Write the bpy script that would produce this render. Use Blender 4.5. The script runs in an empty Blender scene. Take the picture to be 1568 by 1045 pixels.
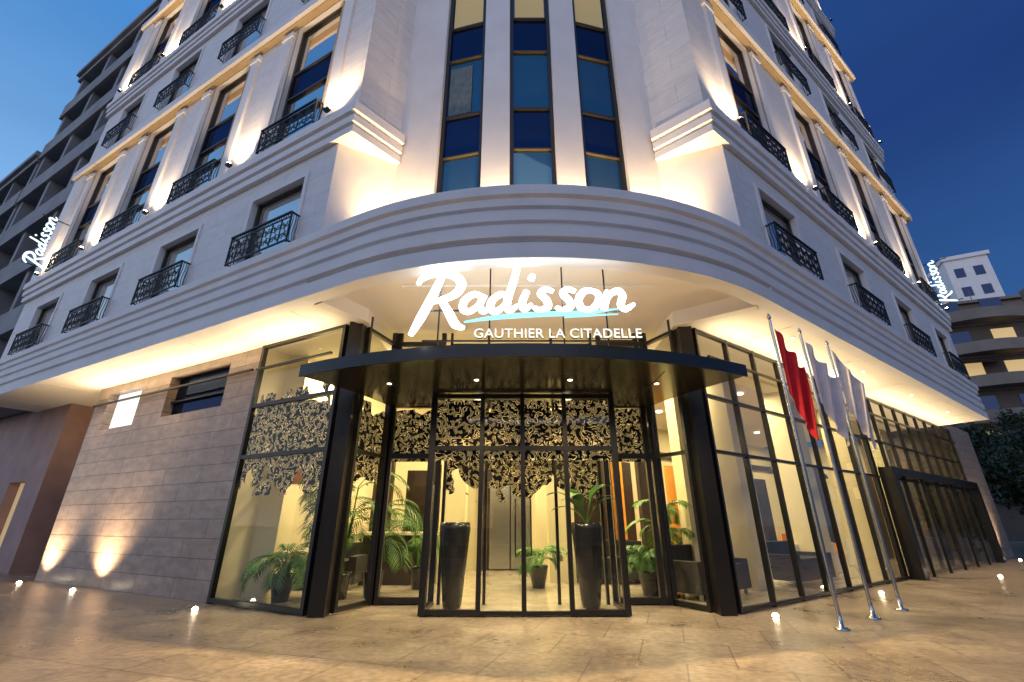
import bpy, bmesh, math, random
from mathutils import Vector, Matrix
random.seed(7)
scene = bpy.context.scene
scene.view_settings.view_transform='Standard'
scene.view_settings.look='None'
scene.view_settings.exposure=0
rad=math.radians

# ------------------------------------------------------------------ helpers
class Fr:
    def __init__(s,o,d,n): s.o=o; s.d=d; s.n=n
    def p(s,t,d,z): return (s.o[0]+s.d[0]*t+s.n[0]*d, s.o[1]+s.d[1]*t+s.n[1]*d, z)
W=Fr((0,0),(1,0),(0,1))
def fr2(p0,p1,side=1):
    dx,dy=p1[0]-p0[0],p1[1]-p0[1]; L=math.hypot(dx,dy); dx/=L; dy/=L
    return Fr(p0,(dx,dy),(dy*side,-dx*side)),L
class MB:
    def __init__(s): s.v=[]; s.f=[]; s.sm=[]
    def quad(s,a,b,c,d,smooth=False):
        i=len(s.v); s.v+= [a,b,c,d]; s.f.append((i,i+1,i+2,i+3)); s.sm.append(smooth)
    def poly(s,pts):
        i=len(s.v); s.v+=pts; s.f.append(tuple(range(i,i+len(pts)))); s.sm.append(False)
    def box(s,F,t0,t1,d0,d1,z0,z1):
        i=len(s.v)
        for z in (z0,z1):
            for (t,d) in ((t0,d0),(t1,d0),(t1,d1),(t0,d1)): s.v.append(F.p(t,d,z))
        for q in ((0,1,2,3),(4,5,6,7),(0,1,5,4),(1,2,6,5),(2,3,7,6),(3,0,4,7)):
            s.f.append(tuple(i+k for k in q)); s.sm.append(False)
    def grid(s,rows,smooth=True,closed=False):
        i=len(s.v); n=len(rows[0])
        for r in rows: s.v+=r
        for a in range(len(rows)-1):
            for b in range(n if closed else n-1):
                b2=(b+1)%n
                s.f.append((i+a*n+b,i+a*n+b2,i+(a+1)*n+b2,i+(a+1)*n+b)); s.sm.append(smooth)
    def lathe(s,cx,cy,prof,seg=24,smooth=True):
        rows=[[(cx+r*math.cos(2*math.pi*k/seg),cy+r*math.sin(2*math.pi*k/seg),z) for k in range(seg)] for r,z in prof]
        s.grid(rows,smooth,True)
        s.poly(rows[0][:]); s.poly(rows[-1][:])
    def tube(s,pts,rad_,seg=6,sub=4,flat=1.0,up=Vector((0,1,0))):
        P=[Vector(p) for p in pts]
        R=rad_ if isinstance(rad_,list) else [rad_]*len(P)
        out=[];rr=[]
        if sub>1 and len(P)>2:
            for i in range(len(P)-1):
                p0=P[max(i-1,0)];p1=P[i];p2=P[i+1];p3=P[min(i+2,len(P)-1)]
                for k in range(sub):
                    t=k/sub
                    out.append(0.5*((2*p1)+(p2-p0)*t+(2*p0-5*p1+4*p2-p3)*t*t+(3*p1-p0-3*p2+p3)*t**3))
                    rr.append(R[i]*(1-t)+R[i+1]*t)
            out.append(P[-1]); rr.append(R[-1])
        else: out=P; rr=R
        rows=[]
        for i,p in enumerate(out):
            d=(out[min(i+1,len(out)-1)]-out[max(i-1,0)])
            if d.length<1e-9: d=Vector((0,0,1))
            d.normalize()
            u=up
            if abs(d.dot(u))>.95: u=Vector((1,0,0))
            a=d.cross(u).normalized(); b=a.cross(d).normalized()
            rows.append([tuple(p+a*math.cos(2*math.pi*k/seg)*rr[i]+b*math.sin(2*math.pi*k/seg)*rr[i]*flat) for k in range(seg)])
        s.grid(rows,True,True); s.poly(rows[0][:]); s.poly(rows[-1][:])
def mesh_from(mb,name,mats):
    me=bpy.data.meshes.new(name); me.from_pydata([tuple(v) for v in mb.v],[],mb.f); 
    bm=bmesh.new(); bm.from_mesh(me)
    for f,sm in zip(bm.faces,mb.sm): f.smooth=sm
    bmesh.ops.recalc_face_normals(bm,faces=bm.faces)
    uv=bm.loops.layers.uv.new('UVMap')
    for f in bm.faces:
        n=f.normal
        if abs(n.z)>.8:
            for l in f.loops: l[uv].uv=(l.vert.co.x,l.vert.co.y)
        else:
            h=Vector((-n.y,n.x,0)); 
            if h.length<1e-6: h=Vector((1,0,0))
            h.normalize()
            for l in f.loops: l[uv].uv=(l.vert.co.dot(h),l.vert.co.z)
    bm.to_mesh(me); bm.free()
    me.materials.append(mats)
    return me
def obj(name,mb,mat,parent=None):
    me=mesh_from(mb,name,mat) if isinstance(mb,MB) else mb
    o=bpy.data.objects.new(name,me); scene.collection.objects.link(o)
    if parent: o.parent=parent
    return o
def empty(name):
    o=bpy.data.objects.new(name,None); scene.collection.objects.link(o); return o
def sweep(mb,path,prof):
    n=len(path); N=[]
    for i in range(n):
        ns=[]
        for a,b in ((i-1,i),(i,i+1)):
            if a<0 or b>=n: continue
            dx,dy=path[b][0]-path[a][0],path[b][1]-path[a][1]; L=math.hypot(dx,dy)
            ns.append((dy/L,-dx/L))
        if len(ns)==1: N.append(ns[0])
        else:
            k=1+ns[0][0]*ns[1][0]+ns[0][1]*ns[1][1]
            N.append(((ns[0][0]+ns[1][0])/k,(ns[0][1]+ns[1][1])/k))
    for (d0,z0),(d1,z1) in zip(prof[:-1],prof[1:]):
        for i in range(n-1):
            mb.quad((path[i][0]+N[i][0]*d0,path[i][1]+N[i][1]*d0,z0),(path[i+1][0]+N[i+1][0]*d0,path[i+1][1]+N[i+1][1]*d0,z0),
                    (path[i+1][0]+N[i+1][0]*d1,path[i+1][1]+N[i+1][1]*d1,z1),(path[i][0]+N[i][0]*d1,path[i][1]+N[i][1]*d1,z1))
def offset(path,d):
    mb=MB(); sweep(mb,path,[(d,0),(d,1)])
    out=[mb.v[0][:2]]
    for i in range(len(path)-1): out.append(mb.v[4*i+1][:2])
    return out

# ------------------------------------------------------------------ materials
def newmat(name):
    m=bpy.data.materials.new(name); m.use_nodes=True
    nt=m.node_tree; b=nt.nodes['Principled BSDF']; return m,nt,b
def mat(name,col,rough=.6,metal=0,noise=0,nscale=6,bump=0,bscale=40,spec=.5,emit=None,es=0):
    m,nt,b=newmat(name); b.inputs['Base Color'].default_value=(*col,1); b.inputs['Roughness'].default_value=rough
    b.inputs['Metallic'].default_value=metal; b.inputs['Specular IOR Level'].default_value=spec
    if emit: b.inputs['Emission Color'].default_value=(*emit,1); b.inputs['Emission Strength'].default_value=es
    tc=nt.nodes.new('ShaderNodeTexCoord')
    if noise:
        n=nt.nodes.new('ShaderNodeTexNoise'); n.inputs['Scale'].default_value=nscale; n.inputs['Detail'].default_value=6
        nt.links.new(tc.outputs['Object'],n.inputs['Vector'])
        r=nt.nodes.new('ShaderNodeMapRange'); r.inputs[1].default_value=.3; r.inputs[2].default_value=.7
        r.inputs[3].default_value=1-noise; r.inputs[4].default_value=1+noise*.4
        nt.links.new(n.outputs['Fac'],r.inputs[0])
        mx=nt.nodes.new('ShaderNodeVectorMath'); mx.operation='SCALE'; mx.inputs[0].default_value=col
        nt.links.new(r.outputs[0],mx.inputs['Scale']); nt.links.new(mx.outputs[0],b.inputs['Base Color'])
    if bump:
        n=nt.nodes.new('ShaderNodeTexNoise'); n.inputs['Scale'].default_value=bscale; n.inputs['Detail'].default_value=4
        nt.links.new(tc.outputs['Object'],n.inputs['Vector'])
        bp=nt.nodes.new('ShaderNodeBump'); bp.inputs['Strength'].default_value=bump; bp.inputs['Distance'].default_value=.01
        nt.links.new(n.outputs['Fac'],bp.inputs['Height']); nt.links.new(bp.outputs[0],b.inputs['Normal'])
    return m
def clad(name,c1,c2,mortar,bw,rh,rough=.5,ms=.006,noise=.12,bump=.4,nscale=3):
    m,nt,b=newmat(name); tc=nt.nodes.new('ShaderNodeTexCoord')
    br=nt.nodes.new('ShaderNodeTexBrick'); br.inputs['Scale'].default_value=1; br.inputs['Brick Width'].default_value=bw
    br.inputs['Row Height'].default_value=rh; br.inputs['Mortar Size'].default_value=ms; br.inputs['Mortar Smooth'].default_value=.3
    br.inputs['Color1'].default_value=(*c1,1); br.inputs['Color2'].default_value=(*c2,1); br.inputs['Mortar'].default_value=(*mortar,1)
    nt.links.new(tc.outputs['UV'],br.inputs['Vector'])
    n=nt.nodes.new('ShaderNodeTexNoise'); n.inputs['Scale'].default_value=nscale; n.inputs['Detail'].default_value=8; n.inputs['Roughness'].default_value=.65
    mp=nt.nodes.new('ShaderNodeMapping'); mp.inputs['Scale'].default_value=(1,1,2.5)
    nt.links.new(tc.outputs['Object'],mp.inputs['Vector']); nt.links.new(mp.outputs[0],n.inputs['Vector'])
    r=nt.nodes.new('ShaderNodeMapRange'); r.inputs[1].default_value=.3; r.inputs[2].default_value=.7; r.inputs[3].default_value=1-noise*2; r.inputs[4].default_value=1+noise
    nt.links.new(n.outputs['Fac'],r.inputs[0])
    mx=nt.nodes.new('ShaderNodeVectorMath'); mx.operation='SCALE'
    nt.links.new(br.outputs['Color'],mx.inputs[0]); nt.links.new(r.outputs[0],mx.inputs['Scale']); nt.links.new(mx.outputs[0],b.inputs['Base Color'])
    bp=nt.nodes.new('ShaderNodeBump'); bp.inputs['Strength'].default_value=bump; bp.inputs['Distance'].default_value=.008; bp.invert=True
    nt.links.new(br.outputs['Fac'],bp.inputs['Height']); nt.links.new(bp.outputs[0],b.inputs['Normal'])
    b.inputs['Roughness'].default_value=rough
    return m
M_wall=clad('facade_cladding',(.78,.73,.71),(.75,.71,.69),(.52,.48,.46),1.15,.46,.55,.005,.05,.3)
M_white=mat('white_plaster',(.81,.77,.76),.6,noise=.08,nscale=1.5,bump=.15,bscale=60)
M_soff=mat('soffit_paint',(.82,.75,.66),.7,noise=.03,nscale=1)
M_stone=clad('travertine_tiles',(.42,.32,.265),(.34,.265,.22),(.13,.10,.085),1.3,.33,.34,.008,.16,.5)
M_brown=clad('brown_stone',(.16,.11,.08),(.14,.10,.07),(.06,.05,.04),1.2,.5,.5)
M_pink=mat('pink_render',(.42,.27,.24),.7,noise=.15,nscale=2,bump=.2)
M_black=mat('black_metal',(.012,.011,.011),.32,metal=.0,noise=.2,nscale=8,spec=.5)
M_canopy=mat('canopy_gloss_black',(.035,.03,.016),.18,noise=.1,nscale=3,spec=.9)
M_frame=mat('bronze_window_frame',(.045,.035,.03),.4,metal=.5)
M_gold=mat('painted_glow_trim',(.50,.36,.20),.45,metal=.3,noise=.1,nscale=3)  # gold colour paints in the uplight glow on cornice undersides and window edges
M_bronze=mat('dull_brass_transom',(.11,.075,.035),.5,metal=.4)
M_iron=mat('wrought_iron',(.012,.012,.014),.45)
M_chrome=mat('brushed_steel',(.55,.55,.56),.25,metal=1)
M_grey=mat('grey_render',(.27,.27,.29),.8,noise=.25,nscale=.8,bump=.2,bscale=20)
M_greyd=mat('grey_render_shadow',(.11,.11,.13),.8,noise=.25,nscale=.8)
M_cream=mat('lobby_cream_wall',(.76,.67,.42),.6,noise=.04,nscale=1)
M_wood=mat('dark_walnut',(.04,.026,.018),.3,noise=.4,nscale=4)
M_sofa=mat('charcoal_upholstery',(.03,.028,.03),.8,noise=.2,nscale=10)
M_orange=mat('orange_upholstery',(.70,.27,.02),.7,noise=.15,nscale=4)
M_red=mat('red_flag_cloth',(.66,.008,.018),.75,noise=.15,nscale=5)
M_flagw=mat('white_flag_cloth',(.66,.62,.66),.8,noise=.15,nscale=5)
M_pot=mat('black_glazed_planter',(.02,.02,.02),.22,noise=.2)
M_soil=mat('soil',(.04,.025,.015),.9,bump=.6)
M_linen=mat('white_table_linen',(.75,.73,.68),.8)
def leafmat(name,a,b_):
    m,nt,b=newmat(name); tc=nt.nodes.new('ShaderNodeTexCoord'); n=nt.nodes.new('ShaderNodeTexNoise'); n.inputs['Scale'].default_value=2.5
    cr=nt.nodes.new('ShaderNodeValToRGB'); cr.color_ramp.elements[0].color=(*a,1); cr.color_ramp.elements[1].color=(*b_,1)
    cr.color_ramp.elements[0].position=.35; cr.color_ramp.elements[1].position=.65
    nt.links.new(tc.outputs['Object'],n.inputs['Vector']); nt.links.new(n.outputs['Fac'],cr.inputs[0]); nt.links.new(cr.outputs[0],b.inputs['Base Color'])
    b.inputs['Roughness'].default_value=.5
    return m
M_leaf=leafmat('palm_leaf',(.04,.12,.015),(.11,.26,.03))
M_treeleaf=leafmat('street_tree_leaf',(.015,.03,.010),(.045,.065,.022))
M_bark=mat('bark',(.10,.07,.05),.9,noise=.3,nscale=12,bump=.5)
def emis(name,col,s):
    m,nt,b=newmat(name); nt.nodes.remove(b); e=nt.nodes.new('ShaderNodeEmission'); e.inputs[0].default_value=(*col,1); e.inputs[1].default_value=s
    nt.links.new(e.outputs[0],nt.nodes['Material Output'].inputs[0]); return m
M_sign=emis('sign_letter_led',(.86,.96,1.0),10)
M_blade=emis('blade_letter_led',(.72,.93,1.0),2.0)
M_signs=emis('sign_small_letter_led',(1,.95,.85),1.3)
M_swoosh=emis('sign_underline_led',(.35,.90,1.0),1.5)
M_lamp=emis('lamp_lens_warm',(1,.80,.50),40)
M_lampw=emis('ceiling_lamp_lens',(1,.86,.62),10)
M_back=emis('backlit_panel',(1,.95,.85),1.3)
def glass(name,tint,f0,rough=0.0):
    m,nt,b=newmat(name); nt.nodes.remove(b)
    t=nt.nodes.new('ShaderNodeBsdfTransparent'); t.inputs[0].default_value=(*tint,1)
    g=nt.nodes.new('ShaderNodeBsdfGlossy'); g.inputs['Roughness'].default_value=rough; g.inputs[0].default_value=(.95,.97,1,1)
    fr=nt.nodes.new('ShaderNodeLayerWeight'); fr.inputs['Blend'].default_value=.5
    pw=nt.nodes.new('ShaderNodeMath'); pw.operation='POWER'; pw.inputs[1].default_value=4.5; nt.links.new(fr.outputs['Facing'],pw.inputs[0])
    mr=nt.nodes.new('ShaderNodeMapRange'); mr.inputs[1].default_value=0; mr.inputs[2].default_value=1; mr.inputs[3].default_value=f0; mr.inputs[4].default_value=1
    mx=nt.nodes.new('ShaderNodeMixShader'); nt.links.new(pw.outputs[0],mr.inputs[0]); nt.links.new(mr.outputs[0],mx.inputs[0])
    nt.links.new(t.outputs[0],mx.inputs[1]); nt.links.new(g.outputs[0],mx.inputs[2]); nt.links.new(mx.outputs[0],nt.nodes['Material Output'].inputs[0])
    return m
M_glass=glass('clear_glass',(.93,.94,.91),.035)
M_glassr=glass('tinted_curtain_glass',(.82,.84,.84),.10)
def mirror(name,col,dark,fac):
    m,nt,b=newmat(name); nt.nodes.remove(b)
    d=nt.nodes.new('ShaderNodeBsdfDiffuse'); d.inputs[0].default_value=(*dark,1)
    g=nt.nodes.new('ShaderNodeBsdfGlossy'); g.inputs['Roughness'].default_value=.02; g.inputs[0].default_value=(*col,1)
    tc=nt.nodes.new('ShaderNodeTexCoord'); n=nt.nodes.new('ShaderNodeTexNoise'); n.inputs['Scale'].default_value=.9
    bp=nt.nodes.new('ShaderNodeBump'); bp.inputs['Strength'].default_value=.08; bp.inputs['Distance'].default_value=.05
    nt.links.new(tc.outputs['Object'],n.inputs['Vector']); nt.links.new(n.outputs['Fac'],bp.inputs['Height']); nt.links.new(bp.outputs[0],g.inputs['Normal'])
    mx=nt.nodes.new('ShaderNodeMixShader'); mx.inputs[0].default_value=fac
    nt.links.new(d.outputs[0],mx.inputs[1]); nt.links.new(g.outputs[0],mx.inputs[2]); nt.links.new(mx.outputs[0],nt.nodes['Material Output'].inputs[0])
    return m
M_win=mirror('reflective_window_glass',(.98,.92,.88),(.10,.10,.11),.72)
M_wins=mirror('small_window_glass',(.98,.95,.9),(.40,.39,.38),.6)
M_wind=mirror('drum_window_glass',(.33,.70,.85),(.022,.04,.055),.22)
M_spand=mirror('navy_spandrel_glass',(.3,.45,.9),(.006,.009,.020),.09)
M_roomglow=mat('room_glow',(.6,.45,.2),.8,emit=(1,.72,.3),es=.12)  # emissive panel stands in for the gold-lit ceilings inside the rooms
M_sheer=mat('sheer_curtain',(.16,.20,.21),.9,noise=.3,nscale=9)
# film with maze pattern
def film():
    m,nt,b=newmat('maze_pattern_film'); tc=nt.nodes.new('ShaderNodeTexCoord')
    n=nt.nodes.new('ShaderNodeTexNoise'); n.inputs['Scale'].default_value=8.0; n.inputs['Detail'].default_value=0; n.inputs['Distortion'].default_value=.6
    mp=nt.nodes.new('ShaderNodeMapping'); mp.inputs['Location'].default_value=(3.3,1.7,0)
    nt.links.new(tc.outputs['UV'],mp.inputs[0]); nt.links.new(mp.outputs[0],n.inputs['Vector'])
    outs=[]
    for c,w in ((.36,.014),(.46,.018),(.56,.019),(.66,.015)):
        s=nt.nodes.new('ShaderNodeMath'); s.operation='SUBTRACT'; s.inputs[1].default_value=c; nt.links.new(n.outputs['Fac'],s.inputs[0])
        a=nt.nodes.new('ShaderNodeMath'); a.operation='ABSOLUTE'; nt.links.new(s.outputs[0],a.inputs[0])
        l=nt.nodes.new('ShaderNodeMath'); l.operation='LESS_THAN'; l.inputs[1].default_value=w; nt.links.new(a.outputs[0],l.inputs[0]); outs.append(l)
    cur=outs[0]
    for o2 in outs[1:]:
        mxm=nt.nodes.new('ShaderNodeMath'); mxm.operation='MAXIMUM'; nt.links.new(cur.outputs[0],mxm.inputs[0]); nt.links.new(o2.outputs[0],mxm.inputs[1]); cur=mxm
    # breaks in the lines so they read as separate worms
    n3=nt.nodes.new('ShaderNodeTexNoise'); n3.inputs['Scale'].default_value=14; n3.inputs['Detail'].default_value=0; nt.links.new(tc.outputs['UV'],n3.inputs['Vector'])
    g3=nt.nodes.new('ShaderNodeMath'); g3.operation='LESS_THAN'; g3.inputs[1].default_value=.60; nt.links.new(n3.outputs['Fac'],g3.inputs[0])
    cm=nt.nodes.new('ShaderNodeMath'); cm.operation='MULTIPLY'; nt.links.new(cur.outputs[0],cm.inputs[0]); nt.links.new(g3.outputs[0],cm.inputs[1])
    mx=nt.nodes.new('ShaderNodeMix'); mx.data_type='RGBA'; mx.inputs[6].default_value=(.006,.005,.004,1); mx.inputs[7].default_value=(.70,.55,.28,1)
    nt.links.new(cm.outputs[0],mx.inputs[0]); nt.links.new(mx.outputs[2],b.inputs['Base Color'])
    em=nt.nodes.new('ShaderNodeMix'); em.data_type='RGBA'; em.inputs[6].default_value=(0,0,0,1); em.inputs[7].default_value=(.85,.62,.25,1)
    nt.links.new(cm.outputs[0],em.inputs[0]); nt.links.new(em.outputs[2],b.inputs['Emission Color']); b.inputs['Emission Strength'].default_value=.5  # cream lines also get a glow of their own, no lamp behind
    b.inputs['Roughness'].default_value=.8; b.inputs['Specular IOR Level'].default_value=.1
    # ragged edges
    sx=nt.nodes.new('ShaderNodeSeparateXYZ'); nt.links.new(tc.outputs['UV'],sx.inputs[0])
    n2=nt.nodes.new('ShaderNodeTexNoise'); n2.inputs['Scale'].default_value=1.9; n2.inputs['Detail'].default_value=1.5; n2.inputs['Distortion'].default_value=1.2
    nt.links.new(tc.outputs['UV'],n2.inputs['Vector'])
    k=nt.nodes.new('ShaderNodeMath'); k.operation='MULTIPLY_ADD'; k.inputs[1].default_value=2.2; k.inputs[2].default_value=-1.1
    nt.links.new(n2.outputs['Fac'],k.inputs[0])
    zz=nt.nodes.new('ShaderNodeMath'); zz.operation='SUBTRACT'; zz.inputs[1].default_value=2.62; nt.links.new(sx.outputs['Y'],zz.inputs[0])
    za=nt.nodes.new('ShaderNodeMath'); za.operation='ABSOLUTE'; nt.links.new(zz.outputs[0],za.inputs[0])
    ad=nt.nodes.new('ShaderNodeMath'); ad.operation='ADD'; nt.links.new(za.outputs[0],ad.inputs[0]); nt.links.new(k.outputs[0],ad.inputs[1])
    ls=nt.nodes.new('ShaderNodeMath'); ls.operation='LESS_THAN'; ls.inputs[1].default_value=.78; nt.links.new(ad.outputs[0],ls.inputs[0])
    nt.links.new(ls.outputs[0],b.inputs['Alpha'])
    return m
M_film=film()
def pavement():
    m,nt,b=newmat('stone_pavement'); tc=nt.nodes.new('ShaderNodeTexCoord')
    n=nt.nodes.new('ShaderNodeTexNoise'); n.inputs['Scale'].default_value=.7; n.inputs['Detail'].default_value=10; n.inputs['Roughness'].default_value=.72
    nt.links.new(tc.outputs['Object'],n.inputs['Vector'])
    cr=nt.nodes.new('ShaderNodeValToRGB'); cr.color_ramp.elements[0].position=.32; cr.color_ramp.elements[0].color=(.20,.155,.11,1)
    cr.color_ramp.elements[1].position=.68; cr.color_ramp.elements[1].color=(.45,.365,.26,1)
    nt.links.new(n.outputs['Fac'],cr.inputs[0])
    n2=nt.nodes.new('ShaderNodeTexNoise'); n2.inputs['Scale'].default_value=14; n2.inputs['Detail'].default_value=8
    nt.links.new(tc.outputs['Object'],n2.inputs['Vector'])
    r=nt.nodes.new('ShaderNodeMapRange'); r.inputs[1].default_value=.3; r.inputs[2].default_value=.7; r.inputs[3].default_value=.60; r.inputs[4].default_value=1.18
    nt.links.new(n2.outputs['Fac'],r.inputs[0])
    br=nt.nodes.new('ShaderNodeTexBrick'); br.inputs['Scale'].default_value=1; br.inputs['Brick Width'].default_value=.9; br.inputs['Row Height'].default_value=.9; br.offset=.5
    br.inputs['Mortar Size'].default_value=.009; br.inputs['Color1'].default_value=(1,1,1,1); br.inputs['Color2'].default_value=(.80,.80,.80,1); br.inputs['Mortar'].default_value=(.42,.42,.42,1)
    rt=nt.nodes.new('ShaderNodeMapping'); rt.inputs['Rotation'].default_value=(0,0,rad(18)); nt.links.new(tc.outputs['Object'],rt.inputs[0])
    nt.links.new(rt.outputs[0],br.inputs['Vector'])
    m1=nt.nodes.new('ShaderNodeVectorMath'); m1.operation='SCALE'; nt.links.new(cr.outputs[0],m1.inputs[0]); nt.links.new(r.outputs[0],m1.inputs['Scale'])
    m2=nt.nodes.new('ShaderNodeVectorMath'); m2.operation='MULTIPLY'; nt.links.new(m1.outputs[0],m2.inputs[0]); nt.links.new(br.outputs['Color'],m2.inputs[1])
    nt.links.new(m2.outputs[0],b.inputs['Base Color'])
    rr=nt.nodes.new('ShaderNodeMapRange'); rr.inputs[1].default_value=.3; rr.inputs[2].default_value=.7; rr.inputs[3].default_value=.20; rr.inputs[4].default_value=.48
    nt.links.new(n.outputs['Fac'],rr.inputs[0]); nt.links.new(rr.outputs[0],b.inputs['Roughness'])
    bp=nt.nodes.new('ShaderNodeBump'); bp.inputs['Strength'].default_value=.4; bp.inputs['Distance'].default_value=.01
    nt.links.new(n2.outputs['Fac'],bp.inputs['Height']); nt.links.new(bp.outputs[0],b.inputs['Normal'])
    return m
M_pave=pavement()
M_lfloor=clad('lobby_marble_floor',(.52,.45,.34),(.46,.40,.30),(.25,.21,.17),.9,.9,.15,.003,.15,.05)
M_asph=mat('asphalt',(.05,.05,.052),.8,noise=.2,nscale=3,bump=.4,bscale=60)

# ------------------------------------------------------------------ frames
FL=Fr((-2.51,5.98),(-.883,.469),(-.469,-.883))
FR_=Fr((4.04,6.43),(.809,.588),(.588,-.809))
GL=Fr((-2.90,7.49),(-.883,.469),(-.469,-.883))
GR=Fr((3.27,7.64),(.809,.588),(.588,-.809))
LE,RE=15.5,15.6
def xy(F,t,d): return F.p(t,d,0)[:2]
C=(.40,11.45); R0=6.2
arc=[(C[0]+R0*math.sin(rad(a)),C[1]-R0*math.cos(rad(a))) for a in [-28+64*i/24 for i in range(25)]]
cpath=[xy(FL,LE,-10),xy(FL,LE,0)]+arc+[xy(FR_,RE,0),xy(FR_,RE,-10)]
DC=(.39,12.5); DR=6.0
def dp(phi,r=DR): return (DC[0]+r*math.sin(rad(phi)),DC[1]-r*math.cos(rad(phi)))
TL,TR=.62,-.28
TL0,TR0=1.0,.10
WD=-.15
DL,DRr=-27,25

hotel=empty('hotel_building')
# ------- lower cornice
mb=MB()
prof=[(-.25,4.95),(-.25,4.6),(0,4.6),(0,4.84),(-.06,4.87),(-.06,4.93),(.0,4.95),(.0,5.12),(-.065,5.15),(-.065,5.21),(-.01,5.23),(-.01,5.38),(-.075,5.41),(-.075,5.47),(-.02,5.49),(-.02,5.62),(.03,5.66),(.03,5.82),(-.02,5.86),(-.5,5.86)]
sweep(mb,cpath,prof)
obj('lower_cornice',mb,M_white,hotel)
mb=MB(); mb.poly([(p[0],p[1],5.80) for p in offset(cpath,-.1)]); obj('terrace_slab',mb,M_white,hotel)
# ------- soffits
A1=xy(FL,.93,0); B1=(-2.62,7.45); B1b=(-2.62,16)
A2=xy(FR_,.35,0); B2=(2.98,7.6); B2b=(2.98,16)
mb=MB()
mb.poly([(p[0],p[1],4.62) for p in [xy(FL,LE,-10),xy(FL,LE,-.02),A1,B1,B1b]])
mb.poly([(p[0],p[1],4.62) for p in [xy(FR_,RE,-10),xy(FR_,RE,-.02),A2,B2,B2b]])
mb.poly([(p[0],p[1],4.90) for p in [B1b,B1,A1]+[ (C[0]+6.17*math.sin(rad(a)),C[1]-6.17*math.cos(rad(a))) for a in [-28+64*i/24 for i in range(25)]]+[A2,B2,B2b]])
for a,b in ((A1,B1),(B1,B1b),(A2,B2),(B2,B2b)):
    mb.quad((a[0],a[1],4.62),(b[0],b[1],4.62),(b[0],b[1],4.90),(a[0],a[1],4.90))
obj('soffit',mb,M_soff,hotel)
# stepped trim along the recess and thin joints between soffit boards
mb=MB()
for a,b in ((A1,B1),(A2,B2)):
    F,L=fr2(a,b); mb.box(F,0.26,L,-.10,.10,4.585,4.618)
for F,n_ in ((FL,5),(FR_,5)):
    for k in range(n_):
        t=1.6+k*3.1; mb.box(F,t,t+.012,-1.1,-.27,4.612,4.619)
mb.box(Fr((.18,6.6),(1,0),(0,1)),-2.0,2.2,-.05,.05,4.86,4.898)
obj('soffit_trim',mb,M_soff,hotel)
# ------- upper facades
small=[(5.9,7.5),(14.0,15.9),(22.3,24.2)]
tall=[(8.78,12.95),(17.08,21.25),(25.3,29.5)]
walls=MB(); glassm=MB(); glasss=MB(); spand=MB(); frames=MB(); trim=MB(); goldm=MB(); bands=MB(); rglow=MB(); sheer=MB(); brz=MB()
def facade(F,t0,t00,t1,wins):
    H=[(a,b,z0,z1) for (a,b) in wins for (z0,z1) in small+tall]
    ts=sorted(set([t0,t00,t1]+[x for w in wins for x in w])); zs=sorted(set([5.8,8.0,30.]+[z for w in small+tall for z in w]))
    for i in range(len(ts)-1):
        for j in range(len(zs)-1):
            tm=(ts[i]+ts[i+1])/2; zm=(zs[j]+zs[j+1])/2
            if any(h[0]<tm<h[1] and h[2]<zm<h[3] for h in H): continue
            if tm<t00 and zm<8.0: continue
            walls.quad(F.p(ts[i],WD,zs[j]),F.p(ts[i+1],WD,zs[j]),F.p(ts[i+1],WD,zs[j+1]),F.p(ts[i],WD,zs[j+1]))
    for (a,b,z0,z1) in H:
        dd=WD-.16
        for q in (((a,z0),(a,z1)),((b,z0),(b,z1)),((a,z0),(b,z0)),((a,z1),(b,z1))):
            trim.quad(F.p(q[0][0],WD,q[0][1]),F.p(q[1][0],WD,q[1][1]),F.p(q[1][0],dd-.05,q[1][1]),F.p(q[0][0],dd-.05,q[0][1]))
        (glassm if z1-z0>3 else glasss).quad(F.p(a,dd,z0),F.p(b,dd,z0),F.p(b,dd,z1),F.p(a,dd,z1))
        frames.box(F,a,a+.07,dd+.002,dd+.06,z0,z1); frames.box(F,b-.07,b,dd+.002,dd+.06,z0,z1)
        frames.box(F,a+.07,b-.07,dd+.002,dd+.06,z0,z0+.06); frames.box(F,a+.07,b-.07,dd+.002,dd+.06,z1-.06,z1)
        if z1-z0>3:
            for z in (z0+1.0,z0+1.72,z0+2.55): frames.box(F,a+.07,b-.07,dd+.002,dd+.055,z,z+.06)
            spand.box(F,a+.07,b-.07,dd+.004,dd+.02,z0+1.78,z0+2.55)
            goldm.box(F,a-.03,a-.002,WD,WD+.02,z0,z1); goldm.box(F,b+.002,b+.03,WD,WD+.02,z0,z1)
            bands.box(F,a-.46,a-.16,WD+.001,WD+.06,z0+.0,z1-.25); bands.box(F,b+.16,b+.46,WD+.001,WD+.06,z0+.0,z1-.25)
            bands.box(F,a-.52,a-.10,WD+.001,WD+.09,z1-.248,z1-.1); bands.box(F,b+.10,b+.52,WD+.001,WD+.09,z1-.248,z1-.1)
        else:
            trim.box(F,a-.10,a-.002,WD,WD+.03,z0,z1+.1); trim.box(F,b+.002,b+.10,WD,WD+.03,z0,z1+.1); trim.box(F,a-.002,b+.002,WD,WD+.03,z1+.002,z1+.1)
LW=[(1.78+3.55*k,3.38+3.55*k) for k in range(4)]
RW=[(1.2+3.95*k,2.8+3.95*k) for k in range(4)]
facade(FL,TL,TL0,LE,LW); facade(FR_,TR,TR0,RE,RW)
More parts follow.
